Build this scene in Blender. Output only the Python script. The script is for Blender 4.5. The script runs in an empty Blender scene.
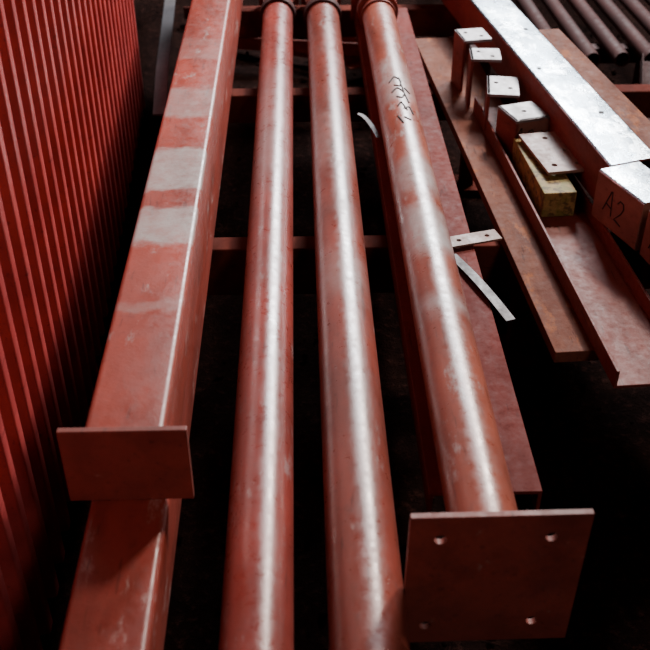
import bpy, bmesh, math, random
from mathutils import Vector, Matrix
random.seed(4)
CAMZ=1.8
scene=bpy.context.scene

# ---------------- materials ----------------
def nt(name):
    m=bpy.data.materials.new(name); m.use_nodes=True
    t=m.node_tree; b=t.nodes['Principled BSDF']
    return m,t,b
def ramp(t,stops,fac,interp='LINEAR'):
    r=t.nodes.new('ShaderNodeValToRGB'); r.color_ramp.interpolation=interp
    e=r.color_ramp.elements
    while len(e)<len(stops): e.new(0.5)
    for i,(p,c) in enumerate(stops):
        e[i].position=p
        e[i].color=(c,c,c,1) if not isinstance(c,(tuple,list)) else (*c,1)
    t.links.new(fac,r.inputs[0]); return r
def noise(t,vec,scale,detail=5,rough=.6):
    n=t.nodes.new('ShaderNodeTexNoise'); n.inputs['Scale'].default_value=scale
    n.inputs['Detail'].default_value=detail; n.inputs['Roughness'].default_value=rough
    t.links.new(vec,n.inputs['Vector']); return n.outputs['Fac']
def math_(t,op,a,b):
    n=t.nodes.new('ShaderNodeMath'); n.operation=op
    for i,x in enumerate((a,b)):
        if isinstance(x,(int,float)): n.inputs[i].default_value=x
        else: t.links.new(x,n.inputs[i])
    return n.outputs[0]
def mix(t,f,a,b,mode='MIX'):
    n=t.nodes.new('ShaderNodeMix'); n.data_type='RGBA'; n.blend_type=mode
    if isinstance(f,(int,float)): n.inputs[0].default_value=f
    else: t.links.new(f,n.inputs[0])
    for i,x in ((6,a),(7,b)):
        if isinstance(x,(tuple,list)): n.inputs[i].default_value=(*x,1)
        else: t.links.new(x,n.inputs[i])
    return n.outputs[2]

def paint(name,base,dark,rough=.38,bands=None,worn=.35,worn_band_col=(.42,.33,.31),bump=.15,top_only=False,scuff=.62,spec=.5,metal=0,soft=.012,stretch=.35,grime=.5):
    if base[0]>base[2]*3:
        base=(base[0]*.93,base[1]*1.0,base[2]*1.22); dark=(dark[0]*.92,dark[1],dark[2]*1.22)
    m,t,b=nt(name)
    g=t.nodes.new('ShaderNodeNewGeometry')
    mp=t.nodes.new('ShaderNodeMapping'); t.links.new(g.outputs['Position'],mp.inputs['Vector'])
    mp.inputs['Scale'].default_value=(1,stretch,1)
    P=g.outputs['Position']; S=mp.outputs[0]
    n1=noise(t,S,7,6); n2=noise(t,P,45,6,.7); n3=noise(t,P,160,3)
    c=mix(t,ramp(t,[(.3,0),(.7,1)],n1).outputs[0],dark,base)
    c=mix(t,ramp(t,[(.46,0),(.70,grime)],noise(t,S,11,7,.7)).outputs[0],c,tuple(x*.55 for x in dark))
    c=mix(t,ramp(t,[(.56,0),(.8,.5)],n2).outputs[0],c,tuple(x*.45 for x in dark))
    sc=ramp(t,[(scuff,0),(scuff+.07,worn)],noise(t,S,16,8,.75)).outputs[0]
    c=mix(t,sc,c,worn_band_col)
    mp2=t.nodes.new('ShaderNodeMapping'); t.links.new(P,mp2.inputs['Vector'])
    mp2.inputs['Scale'].default_value=(1,.12,1); mp2.inputs['Rotation'].default_value=(0,0,.25)
    s2=ramp(t,[(.63,0),(.68,.5)],noise(t,mp2.outputs[0],70,3,.6)).outputs[0]
    c=mix(t,s2,c,tuple(x*.4 for x in dark))
    rg=math_(t,'ADD',ramp(t,[(.3,rough-.06),(.7,rough+.16)],n2).outputs[0],ramp(t,[(.45,0),(.65,.10)],noise(t,S,13,6,.7)).outputs[0])
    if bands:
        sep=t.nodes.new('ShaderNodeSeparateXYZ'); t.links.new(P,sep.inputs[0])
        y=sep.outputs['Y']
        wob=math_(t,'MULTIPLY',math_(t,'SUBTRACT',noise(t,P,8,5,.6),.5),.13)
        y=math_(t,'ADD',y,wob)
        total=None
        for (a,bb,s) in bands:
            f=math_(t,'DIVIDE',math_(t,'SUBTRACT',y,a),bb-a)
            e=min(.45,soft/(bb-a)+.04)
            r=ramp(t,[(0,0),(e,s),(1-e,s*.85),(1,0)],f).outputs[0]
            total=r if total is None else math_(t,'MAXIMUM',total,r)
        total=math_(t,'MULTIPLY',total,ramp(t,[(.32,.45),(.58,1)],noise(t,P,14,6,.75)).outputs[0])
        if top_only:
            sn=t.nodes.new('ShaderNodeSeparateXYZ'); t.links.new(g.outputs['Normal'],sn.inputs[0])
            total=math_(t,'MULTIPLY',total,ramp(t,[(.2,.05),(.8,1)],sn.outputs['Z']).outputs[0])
        c=mix(t,total,c,worn_band_col)  # pale bands share their tone with the worn scuffs
    t.links.new(c,b.inputs['Base Color']); t.links.new(rg,b.inputs['Roughness'])
    b.inputs['Specular IOR Level'].default_value=spec; b.inputs['Metallic'].default_value=metal
    bp=t.nodes.new('ShaderNodeBump'); bp.inputs['Strength'].default_value=bump; bp.inputs['Distance'].default_value=.004
    t.links.new(math_(t,'ADD',n2,math_(t,'MULTIPLY',n3,.4)),bp.inputs['Height']); t.links.new(bp.outputs[0],b.inputs['Normal'])
    return m
M_beam=paint('red_oxide_beam',(.38,.055,.027),(.22,.036,.019),.34,[(2.50,2.72,.5),(2.08,2.32,.95),(1.83,2.02,.92),(1.60,1.65,.3),(2.9,3.1,.2)],top_only=True,worn_band_col=(.36,.36,.35),scuff=.585,worn=.5,spec=.55)  # pale grey bands laid across the top face
M_beam2=paint('red_oxide_lower_beam',(.33,.048,.026),(.18,.031,.018),.34,worn=.55,scuff=.575,spec=.5)
M_pipe1=paint('red_oxide_pipe',(.34,.048,.029),(.18,.031,.020),.26,worn=.4,spec=.85,bands=[(2.3,3.4,.3)],soft=.3,top_only=True,worn_band_col=(.38,.35,.35),scuff=.59,bump=.10)
M_pipe2=paint('red_oxide_pipe_b',(.30,.054,.029),(.14,.034,.020),.28,worn=.45,scuff=.585,spec=.85,bands=[(1.85,2.15,.4),(2.5,3.0,.3)],soft=.12,top_only=True,worn_band_col=(.36,.31,.30),bump=.10)
M_pipe3=paint('red_oxide_pipe_c',(.38,.092,.046),(.21,.050,.028),.28,[(2.85,3.25,.5),(2.28,2.52,.6),(1.98,2.25,.75),(1.73,1.85,.55)],worn_band_col=(.38,.37,.37),worn=.5,scuff=.565,soft=.05,top_only=True,spec=.85,bump=.10)  # bands paint a pale sheen into the colour along the pipe top
M_plate=paint('red_brown_plate',(.27,.052,.029),(.16,.034,.020),.5,worn=.3,scuff=.62)
M_rust=paint('rusted_bare_steel',(.22,.078,.040),(.11,.036,.021),.7,worn=.5,worn_band_col=(.34,.11,.035),scuff=.56,bump=.3,spec=.12)
M_brown=paint('rusty_primer_steel',(.24,.052,.031),(.12,.028,.018),.55,worn=.4,worn_band_col=(.32,.13,.07),scuff=.6,spec=.25)
M_chan=paint('dark_red_channel',(.19,.030,.019),(.11,.021,.015),.65,worn=.15,spec=.1,grime=.3)
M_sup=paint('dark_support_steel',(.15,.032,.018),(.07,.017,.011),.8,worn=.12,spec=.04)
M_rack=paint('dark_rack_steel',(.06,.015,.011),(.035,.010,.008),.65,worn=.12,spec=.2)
M_wall=paint('red_corrugated_sheet',(.50,.060,.046),(.32,.036,.030),.34,worn=.10,bump=.06,scuff=.68,stretch=1,grime=.3,spec=.6)
M_galv=paint('worn_galvanised_steel',(.46,.54,.61),(.12,.16,.20),.24,worn=.8,worn_band_col=(.80,.86,.90),scuff=.50,bump=.4,metal=.8,grime=.9,stretch=.6)
M_cleat=paint('grey_primer_steel',(.32,.31,.32),(.18,.165,.165),.42,worn=.4,worn_band_col=(.42,.42,.42),metal=.3)
M_strip=paint('bare_steel_strip',(.11,.10,.11),(.055,.05,.055),.5,worn=.3,worn_band_col=(.2,.19,.19))
M_pinkplate=paint('faded_primer_plate',(.30,.19,.155),(.18,.10,.08),.5,worn=.4,worn_band_col=(.38,.30,.26))
M_block=paint('tan_primer_end',(.30,.140,.102),(.16,.068,.054),.6,worn=.4,worn_band_col=(.40,.25,.18))
def simple(name,col,rough=.6,metal=0):
    m,t,b=nt(name)
    g=t.nodes.new('ShaderNodeNewGeometry')
    n=noise(t,g.outputs['Position'],60,4)
    c=mix(t,n,tuple(x*.7 for x in col),tuple(min(1,x*1.2) for x in col))
    t.links.new(c,b.inputs['Base Color']); b.inputs['Roughness'].default_value=rough; b.inputs['Metallic'].default_value=metal
    return m
M_ink=simple('black_marker_ink',(.008,.007,.008),.8)
M_hole=simple('dark_hole',(.012,.01,.01),.8)
M_wood,t,b=nt('timber')
g=t.nodes.new('ShaderNodeNewGeometry'); mp=t.nodes.new('ShaderNodeMapping'); mp.inputs['Scale'].default_value=(60,6,60)
t.links.new(g.outputs['Position'],mp.inputs['Vector'])
c=mix(t,noise(t,mp.outputs[0],1.5,6,.7),(.14,.08,.025),(.44,.34,.11))
c=mix(t,ramp(t,[(.46,0),(.60,.85)],noise(t,g.outputs['Position'],30,5)).outputs[0],c,(.16,.16,.03))
c=mix(t,ramp(t,[(.50,0),(.60,.8)],noise(t,g.outputs['Position'],48,5)).outputs[0],c,(.06,.035,.015))
t.links.new(c,b.inputs['Base Color']); b.inputs['Roughness'].default_value=.75
M_ground,t,b=nt('dark_soil')
g=t.nodes.new('ShaderNodeNewGeometry'); P=g.outputs['Position']
na=noise(t,P,5,8,.7); nb=noise(t,P,38,8,.75)
c=mix(t,ramp(t,[(.3,0),(.7,1)],na).outputs[0],(.006,.003,.003),(.020,.009,.007))
c=mix(t,ramp(t,[(.52,0),(.70,1)],nb).outputs[0],c,(.055,.022,.018))
t.links.new(c,b.inputs['Base Color']); b.inputs['Roughness'].default_value=.95; b.inputs['Specular IOR Level'].default_value=.02
bp=t.nodes.new('ShaderNodeBump'); bp.inputs['Strength'].default_value=1; bp.inputs['Distance'].default_value=.03
t.links.new(nb,bp.inputs['Height']); t.links.new(bp.outputs[0],b.inputs['Normal'])

# ---------------- geometry helpers ----------------
def frame(theta=0,origin=(0,0)):
    return Matrix.Translation((origin[0],origin[1],0))@Matrix.Rotation(math.radians(theta),4,'Z')
def finish(bm,name,mats,F=None,smooth=False,bevel=0,angle=40):
    if F is not None: bm.transform(F)
    bmesh.ops.recalc_face_normals(bm,faces=bm.faces)
    co=[v.co for v in bm.verts]
    c=Vector([(min(p[i] for p in co)+max(p[i] for p in co))/2 for i in range(3)])
    bmesh.ops.translate(bm,verts=bm.verts,vec=-c)
    me=bpy.data.meshes.new(name); bm.to_mesh(me); bm.free()
    for m in (mats if isinstance(mats,(list,tuple)) else [mats]): me.materials.append(m)
    ob=bpy.data.objects.new(name,me); ob.location=c; scene.collection.objects.link(ob)
    if smooth:
        for p in me.polygons: p.use_smooth=True
        me.set_sharp_from_angle(angle=math.radians(angle))
    if bevel:
        md=ob.modifiers.new('bevel','BEVEL'); md.width=bevel; md.segments=2; md.limit_method='ANGLE'
    return ob
def ring_extrude(bm,outer,inner,y0,y1,skew0=0):
    x0=min(p[0] for p in outer)
    o0=[bm.verts.new((x,y0+skew0*(x-x0),z)) for x,z in outer]; o1=[bm.verts.new((x,y1,z)) for x,z in outer]
    n=len(outer)
    for i in range(n):
        j=(i+1)%n; bm.faces.new((o0[i],o0[j],o1[j],o1[i]))
    if inner:
        i0=[bm.verts.new((x,y0+skew0*(x-x0),z)) for x,z in inner]; i1=[bm.verts.new((x,y1,z)) for x,z in inner]
        for i in range(n):
            j=(i+1)%n
            bm.faces.new((i0[i],i1[i],i1[j],i0[j]))
            bm.faces.new((o0[i],i0[i],i0[j],o0[j])); bm.faces.new((o1[i],o1[j],i1[j],i1[i]))
    else:
        bm.faces.new(o0); bm.faces.new(list(reversed(o1)))
def rrect(x0,x1,z0,z1,r,n=5):
    pts=[]
    for cx,cz,a0 in ((x1-r,z1-r,0),(x0+r,z1-r,90),(x0+r,z0+r,180),(x1-r,z0+r,270)):
        for k in range(n+1):
            a=math.radians(a0+90*k/n); pts.append((cx+r*math.cos(a),cz+r*math.sin(a)))
    return pts
def box_tube(name,x0,x1,z0,z1,y0,y1,mat,F=None,r=.012,t=.006,skew=0):
    bm=bmesh.new(); ring_extrude(bm,rrect(x0,x1,z0,z1,r),rrect(x0+t,x1-t,z0+t,z1-t,max(r-t,.003)),y0,y1,skew)
    return finish(bm,name,mat,F,True)
def pipe(name,x,z,r,y0,y1,mat,F=None,t=.005,n=64):
    bm=bmesh.new()
    c=lambda rr:[(x+rr*math.cos(2*math.pi*i/n),z+rr*math.sin(2*math.pi*i/n)) for i in range(n)]
    ring_extrude(bm,c(r),c(r-t),y0,y1)
    return finish(bm,name,mat,F,True)
def profile(name,pts,y0,y1,mat,F=None,bevel=.0015):
    bm=bmesh.new(); ring_extrude(bm,pts,None,y0,y1)
    return finish(bm,name,mat,F,False,bevel)
def U_pts(x0,x1,zt,zb,t,up=True):
    if up: return [(x0,zb),(x1,zb),(x1,zt),(x1-t,zt),(x1-t,zb+t),(x0+t,zb+t),(x0+t,zt),(x0,zt)]
    return [(x0,zb),(x0+t,zb),(x0+t,zt-t),(x1-t,zt-t),(x1-t,zb),(x1,zb),(x1,zt),(x0,zt)]
def boxo(name,x0,x1,y0,y1,z0,z1,mat,F=None,bevel=.002):
    bm=bmesh.new(); bmesh.ops.create_cube(bm,size=1)
    for v in bm.verts: v.co=Vector((x0+(v.co.x+.5)*(x1-x0),y0+(v.co.y+.5)*(y1-y0),z0+(v.co.z+.5)*(z1-z0)))
    return finish(bm,name,mat,F,False,bevel)
def plate_holes(name,w,h,t,holes,hr,mat,M,bevel=.0012,n=20):
    bm=bmesh.new()
    def loop(pts):
        vs=[bm.verts.new((p[0],0,p[1])) for p in pts]
        return [bm.edges.new((vs[i],vs[(i+1)%len(vs)])) for i in range(len(vs))]
    es=loop([(-w/2,-h/2),(w/2,-h/2),(w/2,h/2),(-w/2,h/2)])
    for hx,hz in holes:
        es+=loop([(hx+hr*math.cos(2*math.pi*i/n),hz+hr*math.sin(2*math.pi*i/n)) for i in range(n)])
    bmesh.ops.triangle_fill(bm,use_beauty=True,use_dissolve=False,edges=es)
    r=bmesh.ops.extrude_face_region(bm,geom=bm.faces[:])
    for v in r['geom']:
        if isinstance(v,bmesh.types.BMVert): v.co.y+=t
    return finish(bm,name,mat,M,False,bevel)
def group(name,parts):
    c=sum((p.location for p in parts),Vector())/len(parts)
    e=bpy.data.objects.new(name,None); e.empty_display_size=.05; e.location=c; scene.collection.objects.link(e)
    for p in parts:
        p.parent=e; p.matrix_parent_inverse=Matrix.Translation(-c)
    return e
def Z(D): return CAMZ-D
def pen(name,strokes,M,wd=.0019):
    cu=bpy.data.curves.new(name,'CURVE'); cu.dimensions='3D'; cu.bevel_depth=wd; cu.bevel_resolution=1
    for st in strokes:
        sp=cu.splines.new('POLY'); sp.points.add(len(st)-1)
        for p,(x,z) in zip(sp.points,st): p.co=(x,0,z,1)
    cu.materials.append(M_ink)
    ob=bpy.data.objects.new(name,cu); ob.matrix_world=M; scene.collection.objects.link(ob); return ob
GL={'A':[[(0,0),(.28,1),(.34,1.02),(.62,.03)],[(.1,.38),(.56,.33)]],
    '2':[[(0,.8),(.12,.97),(.35,.98),(.45,.78),(.36,.5),(0,.03),(.1,.05),(.55,.02)]],
    '1':[[(.05,.8),(.22,1.0),(.24,0)]],
    '0':[[(.28,1),(.08,.85),(.0,.5),(.08,.1),(.28,0),(.48,.15),(.52,.55),(.42,.9),(.28,1)]]}
def letters(txt,h,M,name='marking'):
    st=[];x=0
    for ch in txt:
        for s in GL[ch]: st.append([(h*(x+a)*.9,h*b) for a,b in s])
        x+=.85
    w=h*x*.9
    return pen(name,[[(a-w/2,b-h/2) for a,b in s] for s in st],M)
def scribble(x,z,r,strokes,name='marker_scribble'):
    cu=bpy.data.curves.new(name,'CURVE'); cu.dimensions='3D'; cu.bevel_depth=.0027; cu.bevel_resolution=1
    for st in strokes:
        sp=cu.splines.new('NURBS'); fine=[]
        for (a0,y0),(a1,y1) in zip(st[:-1],st[1:]):
            for k in range(2): fine.append((a0+(a1-a0)*k/2,y0+(y1-y0)*k/2))
        fine.append(st[-1])
        sp.points.add(len(fine)-1)
        for p,(a,y) in zip(sp.points,fine):
            a=math.radians(a); p.co=(x+(r+.0006)*math.sin(a),y,z+(r+.0006)*math.cos(a),1)
        sp.order_u=3; sp.use_endpoint_u=True
    cu.materials.append(M_ink)
    ob=bpy.data.objects.new(name,cu); scene.collection.objects.link(ob); return ob

# ---------------- ground ----------------
bm=bmesh.new(); bmesh.ops.create_grid(bm,x_segments=140,y_segments=140,size=6)
for v in bm.verts:
    v.co.y+=3; v.co.z=-.015-random.random()*.02
gr=finish(bm,'ground',M_ground,None,True,0,180)
bm=bmesh.new()
for i in range(700):
    s=random.uniform(.004,.013)
    M=Matrix.Translation((random.uniform(-.4,2.2),random.uniform(.6,5.5),s*.2-.015))@Matrix.Rotation(random.random()*6,4,random.choice('XYZ'))@Matrix.Diagonal((s,s*random.uniform(.6,1.4),s*.6,1))
    r=bmesh.ops.create_icosphere(bm,subdivisions=1,radius=1,matrix=M)
    for v in r['verts']: v.co+=Vector((random.uniform(-1,1),random.uniform(-1,1),random.uniform(-1,1)))*s*.2
finish(bm,'rubble_stones',M_ground)

# ---------------- corrugated wall ----------------
def corr_wall():
    bm=bmesh.new()
    pitch=.098; amp=.024; L=4.6; n=int(L/pitch)
    prof=[(0,0),(.44,0),(.47,.04),(.50,.16),(.53,.82),(.56,.96),(.60,1),(.84,1),(.88,.96),(.91,.82),(.95,.16),(.98,.04)]
    pts=[]
    for i in range(n):
        for u,h in prof: pts.append(((i+u)*pitch,h*amp))
    pts.append((n*pitch,0))
    zs=[0,1.15,2.3]
    rows=[[bm.verts.new((h,s,z)) for s,h in pts] for z in zs]
    for a,b in zip(rows[:-1],rows[1:]):
        for i in range(len(pts)-1): bm.faces.new((a[i],a[i+1],b[i+1],b[i]))
    r=bmesh.ops.extrude_face_region(bm,geom=bm.faces[:])
    for v in r['geom']:
        if isinstance(v,bmesh.types.BMVert): v.co.x-=.002
    return n*pitch,bm
L,bm=corr_wall()
near=Vector((-.500,-.35)); far=Vector((-.707,4.22))
th=math.degrees(math.atan2(-(far.x-near.x),far.y-near.y))
wl=finish(bm,'wall_left',M_wall,frame(th,near),True,0,75)
F=frame(th,near)
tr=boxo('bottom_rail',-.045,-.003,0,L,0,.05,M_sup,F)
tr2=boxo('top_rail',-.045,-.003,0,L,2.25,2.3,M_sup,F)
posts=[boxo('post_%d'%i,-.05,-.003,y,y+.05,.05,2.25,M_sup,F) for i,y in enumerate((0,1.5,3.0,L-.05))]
for p in [tr,tr2]+posts:
    p.parent=wl; p.matrix_parent_inverse=Matrix.Translation(-wl.location)

# ---------------- trestles ----------------
def trestle(y,h,x0=-.44,x1=1.30,depth=.07):
    zt=Z(1.42)
    parts=[]
    bm=bmesh.new(); ring_extrude(bm,rrect(0,depth,-h,0,.006),rrect(.006,depth-.006,-h+.006,-.006,.003),x0,x1)
    M=Matrix(((0,1,0,0),(1,0,0,y),(0,0,1,zt),(0,0,0,1)))
    parts.append(finish(bm,'cross_beam',M_sup,M,True))
    for i,x in enumerate((x0+.03,.60,x1-.09)):
        if x>x1-.05: continue
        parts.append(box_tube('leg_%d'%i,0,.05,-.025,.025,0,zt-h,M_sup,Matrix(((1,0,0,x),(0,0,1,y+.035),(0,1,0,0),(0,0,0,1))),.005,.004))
        parts.append(boxo('foot_%d'%i,x-.04,x+.09,y-.03,y+.10,-.02,0.008,M_sup))
    return group('steel_trestle',parts)
trestle(2.31,.15); trestle(3.347,.105); trestle(.45,.15,x1=.62); trestle(4.25,.12,x1=.70)

# ---------------- stacked box beams ----------------
xl,xr=-.371,-.234
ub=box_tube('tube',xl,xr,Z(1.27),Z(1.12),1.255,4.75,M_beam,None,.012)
ep=boxo('end_plate',-.411,-.196,1.243,1.255,Z(1.272),Z(1.112),M_plate,None,.0015)
weld=boxo('weld_bead',xl+.01,xr-.01,1.254,1.26,Z(1.121),Z(1.118),M_plate,None,.001)
group('steel_box_beam',[ub,ep,weld])
box_tube('steel_box_beam',-.378,-.240,Z(1.42),Z(1.274),.3,4.7,M_beam2,None,.014)

# ---------------- pipes ----------------
def end_plate(x,y,z,w):
    return plate_holes('far_end_plate',w,w,.010,[(-w*.35,w*.35),(w*.35,w*.35),(-w*.35,-w*.35),(w*.35,-w*.35)],.008,M_brown,Matrix.Translation((x,y,z)))
p=pipe('tube',-.0835,Z(1.36),.060,.35,4.3,M_pipe1)
c1=pipe('coupling_ring',-.0835,Z(1.36),.072,4.00,4.05,M_rack,None,.0125)
group('steel_pipe',[p,c1,end_plate(-.0835,4.3,Z(1.33),.17)])
p=pipe('tube',.0976,Z(1.355),.0645,.4,4.3,M_pipe2)
c1=pipe('coupling_ring',.0976,Z(1.355),.076,3.96,4.01,M_rack,None,.012)
group('steel_pipe',[p,c1,end_plate(.0976,4.3,Z(1.33),.17)])
px,pD=.3087,1.30
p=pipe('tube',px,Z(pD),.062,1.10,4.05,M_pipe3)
c1=pipe('coupling_ring',px,Z(pD),.080,3.86,3.90,M_brown,None,.0185)
c2=pipe('coupling_ring',px,Z(pD),.070,3.80,3.81,M_brown,None,.009)
M=Matrix.Translation((.3077,1.088,Z(1.322)))@Matrix.Rotation(math.radians(1),4,'Z')@Matrix.Rotation(math.radians(.6),4,'Y')
hp=plate_holes('base_plate',.292,.312,.012,[(-.095,.105),(.085,.105),(-.105,-.11),(.08,-.105)],.010,M_plate,M)
sc=scribble(px,Z(pD),.062,[
 [(-22,3.02),(-5,3.06),(12,3.03),(8,2.98),(-10,2.99)],
 [(-20,2.94),(-2,2.97),(16,2.93),(6,2.89),(-10,2.90)],
 [(8,3.05),(14,2.93),(22,2.86)],[(18,2.97),(32,2.94)],
 [(-12,2.83),(0,2.86),(12,2.80)],[(4,2.81),(20,2.83),(28,2.78)],
 [(-16,2.76),(-6,2.71)],[(0,2.75),(16,2.73)]])
group('steel_column_pipe',[p,c1,c2,hp,sc,end_plate(px,4.05,Z(1.30),.19)])
profile('steel_channel',U_pts(.232,.447,Z(1.3625),Z(1.42),.008,False),1.333,4.1,M_chan)

M=Matrix.Translation((.437,2.235,Z(1.362)+.007))@Matrix.Rotation(math.radians(16),4,'Z')@Matrix.Rotation(math.radians(90),4,'X')
plate_holes('drilled_flat_bar',.165,.05,.006,[(-.03,0),(.05,0)],.006,M_pinkplate,M)
def strip(name,pts,w,t,mat):
    bm=bmesh.new(); pv=None
    pts=[Vector(p) for p in pts]
    for i,p in enumerate(pts):
        d=(pts[min(i+1,len(pts)-1)]-pts[max(i-1,0)]).normalized()
        n=Vector((0,0,1)); s=d.cross(n).normalized()*w/2; u=s.cross(d).normalized()*t/2
        q=[bm.verts.new(p+a) for a in (s+u,s-u,-s-u,-s+u)]
        if pv:
            for k in range(4): bm.faces.new((pv[k],pv[(k+1)%4],q[(k+1)%4],q[k]))
        else: bm.faces.new(q)
        pv=q
    bm.faces.new(pv)
    return finish(bm,name,mat,None,True)
zt=Z(1.362)
strip('curled_steel_strip',[(.383+.100*u,2.17-.29*u,zt+.004+.008*math.sin(math.pi*u)) for u in [i/16 for i in range(17)]],.024,.002,M_strip)
strip('curled_steel_strip',[(.185+.055*u,2.98-.16*u*u,Z(1.36)+.03-.006*u) for u in [i/16 for i in range(17)]],.014,.002,M_strip)

# ---------------- right group ----------------
FR=frame(3.48)
boxo('steel_flat_plate',.682,.885,1.757,3.785,Z(1.42),Z(1.39),M_rust,FR,.002)
profile('steel_channel',U_pts(.772,.942,Z(1.342),Z(1.389),.007,True),1.619,3.095,M_brown,FR)
boxo('timber_block',.805,.897,2.35,2.70,Z(1.381),Z(1.307),M_wood,FR,.003)
M=Matrix.Translation((.735,2.614,Z(1.306)+.010))@Matrix.Rotation(math.radians(8.8),4,'Z')@Matrix.Rotation(math.radians(90),4,'X')
plate_holes('drilled_plate',.135,.25,.009,[(0,-.085),(-.035,.085),(.035,.085),(.03,0)],.008,M_pinkplate,M)
TG=7.2; FG=frame(TG)
def two_tone_tube(name,x0,x1,z0,z1,y0,y1,skew,F,side):
    bm=bmesh.new(); r=.008;t=.007
    ring_extrude(bm,rrect(x0,x1,z0,z1,r),rrect(x0+t,x1-t,z0+t,z1-t,.003),y0,y1,skew)
    bmesh.ops.recalc_face_normals(bm,faces=bm.faces)
    for f in bm.faces:
        c=f.calc_center_median()
        f.material_index=1 if f.normal.z>.3 and c.z>z1-.01 else 0
    return finish(bm,name,[side,M_galv],F,True)
gb=two_tone_tube('tube',1.098,1.245,Z(1.34),Z(1.20),2.228,5.2,.21,FG,M_brown)
holes=[]
for i,(a,l) in enumerate(((2.55,1.20),(2.9,1.13),(3.25,1.20),(3.6,1.13))):
    bm=bmesh.new(); bmesh.ops.create_cone(bm,cap_ends=True,segments=18,radius1=.008,radius2=.008,depth=.002,matrix=Matrix.Translation((l,a,Z(1.20)+.0006)))
    holes.append(finish(bm,'bolt_hole_%d'%i,M_hole,FG))
group('galvanised_box_beam',[gb]+holes)
box_tube('rusty_box_beam',1.252,1.335,Z(1.34),Z(1.215),1.9,3.28,M_rust,FG,.006)

def stub(near,far,width,Dt,Db,txt):
    near=Vector(near);far=Vector(far); d=far-near; ang=math.degrees(math.atan2(-d.x,d.y)); Ln=d.length
    F=frame(ang,near)
    a=two_tone_tube('tube',0,width,Z(Db),Z(Dt),0,Ln,0,F,M_block)
    c=[boxo('end_cap_%d'%i,.007,width-.007,y,y+.006,Z(Db)+.007,Z(Dt)-.007,M_block,F,.001) for i,y in enumerate((.001,Ln-.007))]
    M=F@Matrix.Translation((-.0006,Ln*.5,(Z(Dt)+Z(Db))/2))@Matrix.Rotation(math.radians(-90),4,'Z')@Matrix.Rotation(math.radians(8),4,'Y')
    return group('marked_box_offcut',[a]+c+[letters(txt,.065,M)])
stub((.842,2.145),(.777,2.328),.13,1.201,1.34,'A2')
stub((.885,1.955),(.850,2.125),.13,1.205,1.34,'A1')

def cleat(cx,cy,ang,Dt,Db,legs,lx=.11,ly=.12,t=.010):
    """angle-iron cleat: horizontal leg with holes + upright leg(s)"""
    F=FR@frame(ang,(cx,cy)); w=lx/2;l=ly/2
    parts=[plate_holes('top_leg',lx,ly,t,[(-.022,-.02),(.022,.02)] if 'h' in legs else [(0,0)],.007,M_cleat,F@Matrix.Translation((0,0,Z(Dt)))@Matrix.Rotation(math.radians(90),4,'X')@Matrix.Translation((0,-t,0)))]
    zt=Z(Dt)
    if 'l' in legs: parts.append(boxo('upright_leg',-w,-w+t,-l,l,Z(Db),zt,M_brown,F,.0015))
    if 'f' in legs:
        parts.append(boxo('front_leg',-w+t,w,-l,-l+t,Z(Db),zt,M_block,F,.0015))
        M2=F@Matrix.Translation((0,-l-.0006,(zt+Z(Db))/2))@Matrix.Rotation(math.radians(12),4,'Y')
        parts.append(letters('A01',.05,M2))
    return group('angle_cleat',parts)
cleat(.832,2.975,-12,1.255,1.381,'lh',.10,.15)
cleat(.812,3.16,-8,1.220,1.388,'lh',.10,.10)
cleat(.800,3.305,6,1.205,1.388,'lh',.10,.11)
cleat(.853,2.785,14,1.260,1.381,'lf',.115,.12)

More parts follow.
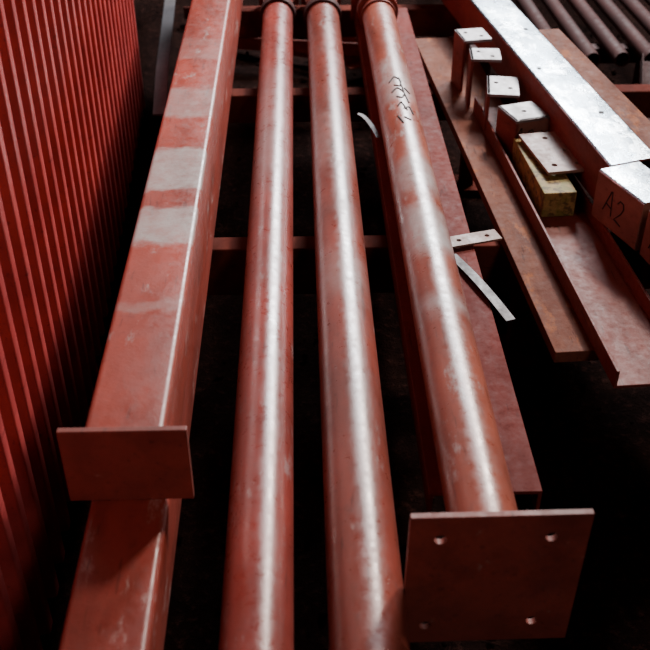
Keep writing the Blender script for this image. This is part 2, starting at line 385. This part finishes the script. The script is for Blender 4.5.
# ---------------- background ----------------
strip('steel_flat_bar',[(-.54,3.6,.2),(-.57,4.0,.22),(-.62,4.96,.26),(-.66,5.6,.28)],.05,.006,M_strip)
parts=[]
for i in range(8):
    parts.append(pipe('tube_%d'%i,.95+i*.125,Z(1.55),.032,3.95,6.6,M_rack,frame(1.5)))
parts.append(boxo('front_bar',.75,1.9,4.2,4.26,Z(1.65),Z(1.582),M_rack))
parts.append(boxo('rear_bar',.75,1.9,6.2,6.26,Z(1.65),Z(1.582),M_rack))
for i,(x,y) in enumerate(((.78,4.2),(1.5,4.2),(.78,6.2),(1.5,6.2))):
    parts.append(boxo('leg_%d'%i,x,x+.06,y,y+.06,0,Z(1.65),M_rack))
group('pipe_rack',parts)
bm=bmesh.new(); ring_extrude(bm,[(0,0),(.05,0),(.05,.006),(.006,.006),(.006,.05),(0,.05)],None,0,.75)
M=Matrix.Translation((1.22,3.15,.0))@Matrix.Rotation(math.radians(-12),4,'Z')@Matrix.Rotation(math.radians(24),4,'X')
finish(bm,'angle_iron_brace',M_rack,M,False,.001)
parts=[]
for i,(x,y,z,a,l) in enumerate(((-.2,4.75,.02,65,.7),(.0,4.55,.08,80,.8),(.15,4.9,.02,40,.6),(.45,4.6,.03,-70,.5),(-.15,5.2,.02,88,.9))):
    bm=bmesh.new(); ring_extrude(bm,[(0,0),(.06,0),(.06,.006),(.006,.006),(.006,.06),(0,.06)],None,-l/2,l/2)
    parts.append(finish(bm,'offcut_%d'%i,M_brown,Matrix.Translation((x,y,z))@Matrix.Rotation(math.radians(a),4,'Z'),False,.001))
group('angle_iron_offcut_pile',parts)

# ---------------- lights ----------------
def area(name,loc,target,sx,sy,e,col,spread=180):
    l=bpy.data.lights.new(name,'AREA'); l.shape='RECTANGLE'; l.size=sx; l.size_y=sy; l.energy=e; l.color=col; l.spread=math.radians(spread)
    o=bpy.data.objects.new(name,l); o.location=loc
    o.rotation_euler=(Vector(target)-Vector(loc)).to_track_quat('-Z','Y').to_euler(); scene.collection.objects.link(o)
area('bay_door_light',(1.6,7.2,3.5),(0.1,2.8,.5),1.5,1.3,620,(.95,.97,1))
area('bay_lamp',(2.3,5.2,4.0),(-.5,2.4,.9),.5,.5,115,(1,.84,.74),110)
area('front_fill',(1.5,-1.5,3.4),(0.1,1.5,.4),.5,.5,27,(1,.80,.70))  # added fill behind the camera to brighten the near end plates
w=bpy.data.worlds.new('world'); scene.world=w; w.use_nodes=True
w.node_tree.nodes['Background'].inputs[0].default_value=(.6,.65,.75,1); w.node_tree.nodes['Background'].inputs[1].default_value=.006

# ---------------- camera ----------------
cam=bpy.data.cameras.new('camera'); co=bpy.data.objects.new('camera',cam); scene.collection.objects.link(co)
co.location=(0,0,CAMZ); cam.sensor_width=36; cam.lens=36*1000/650
co.rotation_euler=(math.radians(90-35.94),0,math.radians(-1.53))
cam.dof.use_dof=True; cam.dof.focus_distance=2.4; cam.dof.aperture_fstop=4.5; cam.clip_start=.05
scene.camera=co
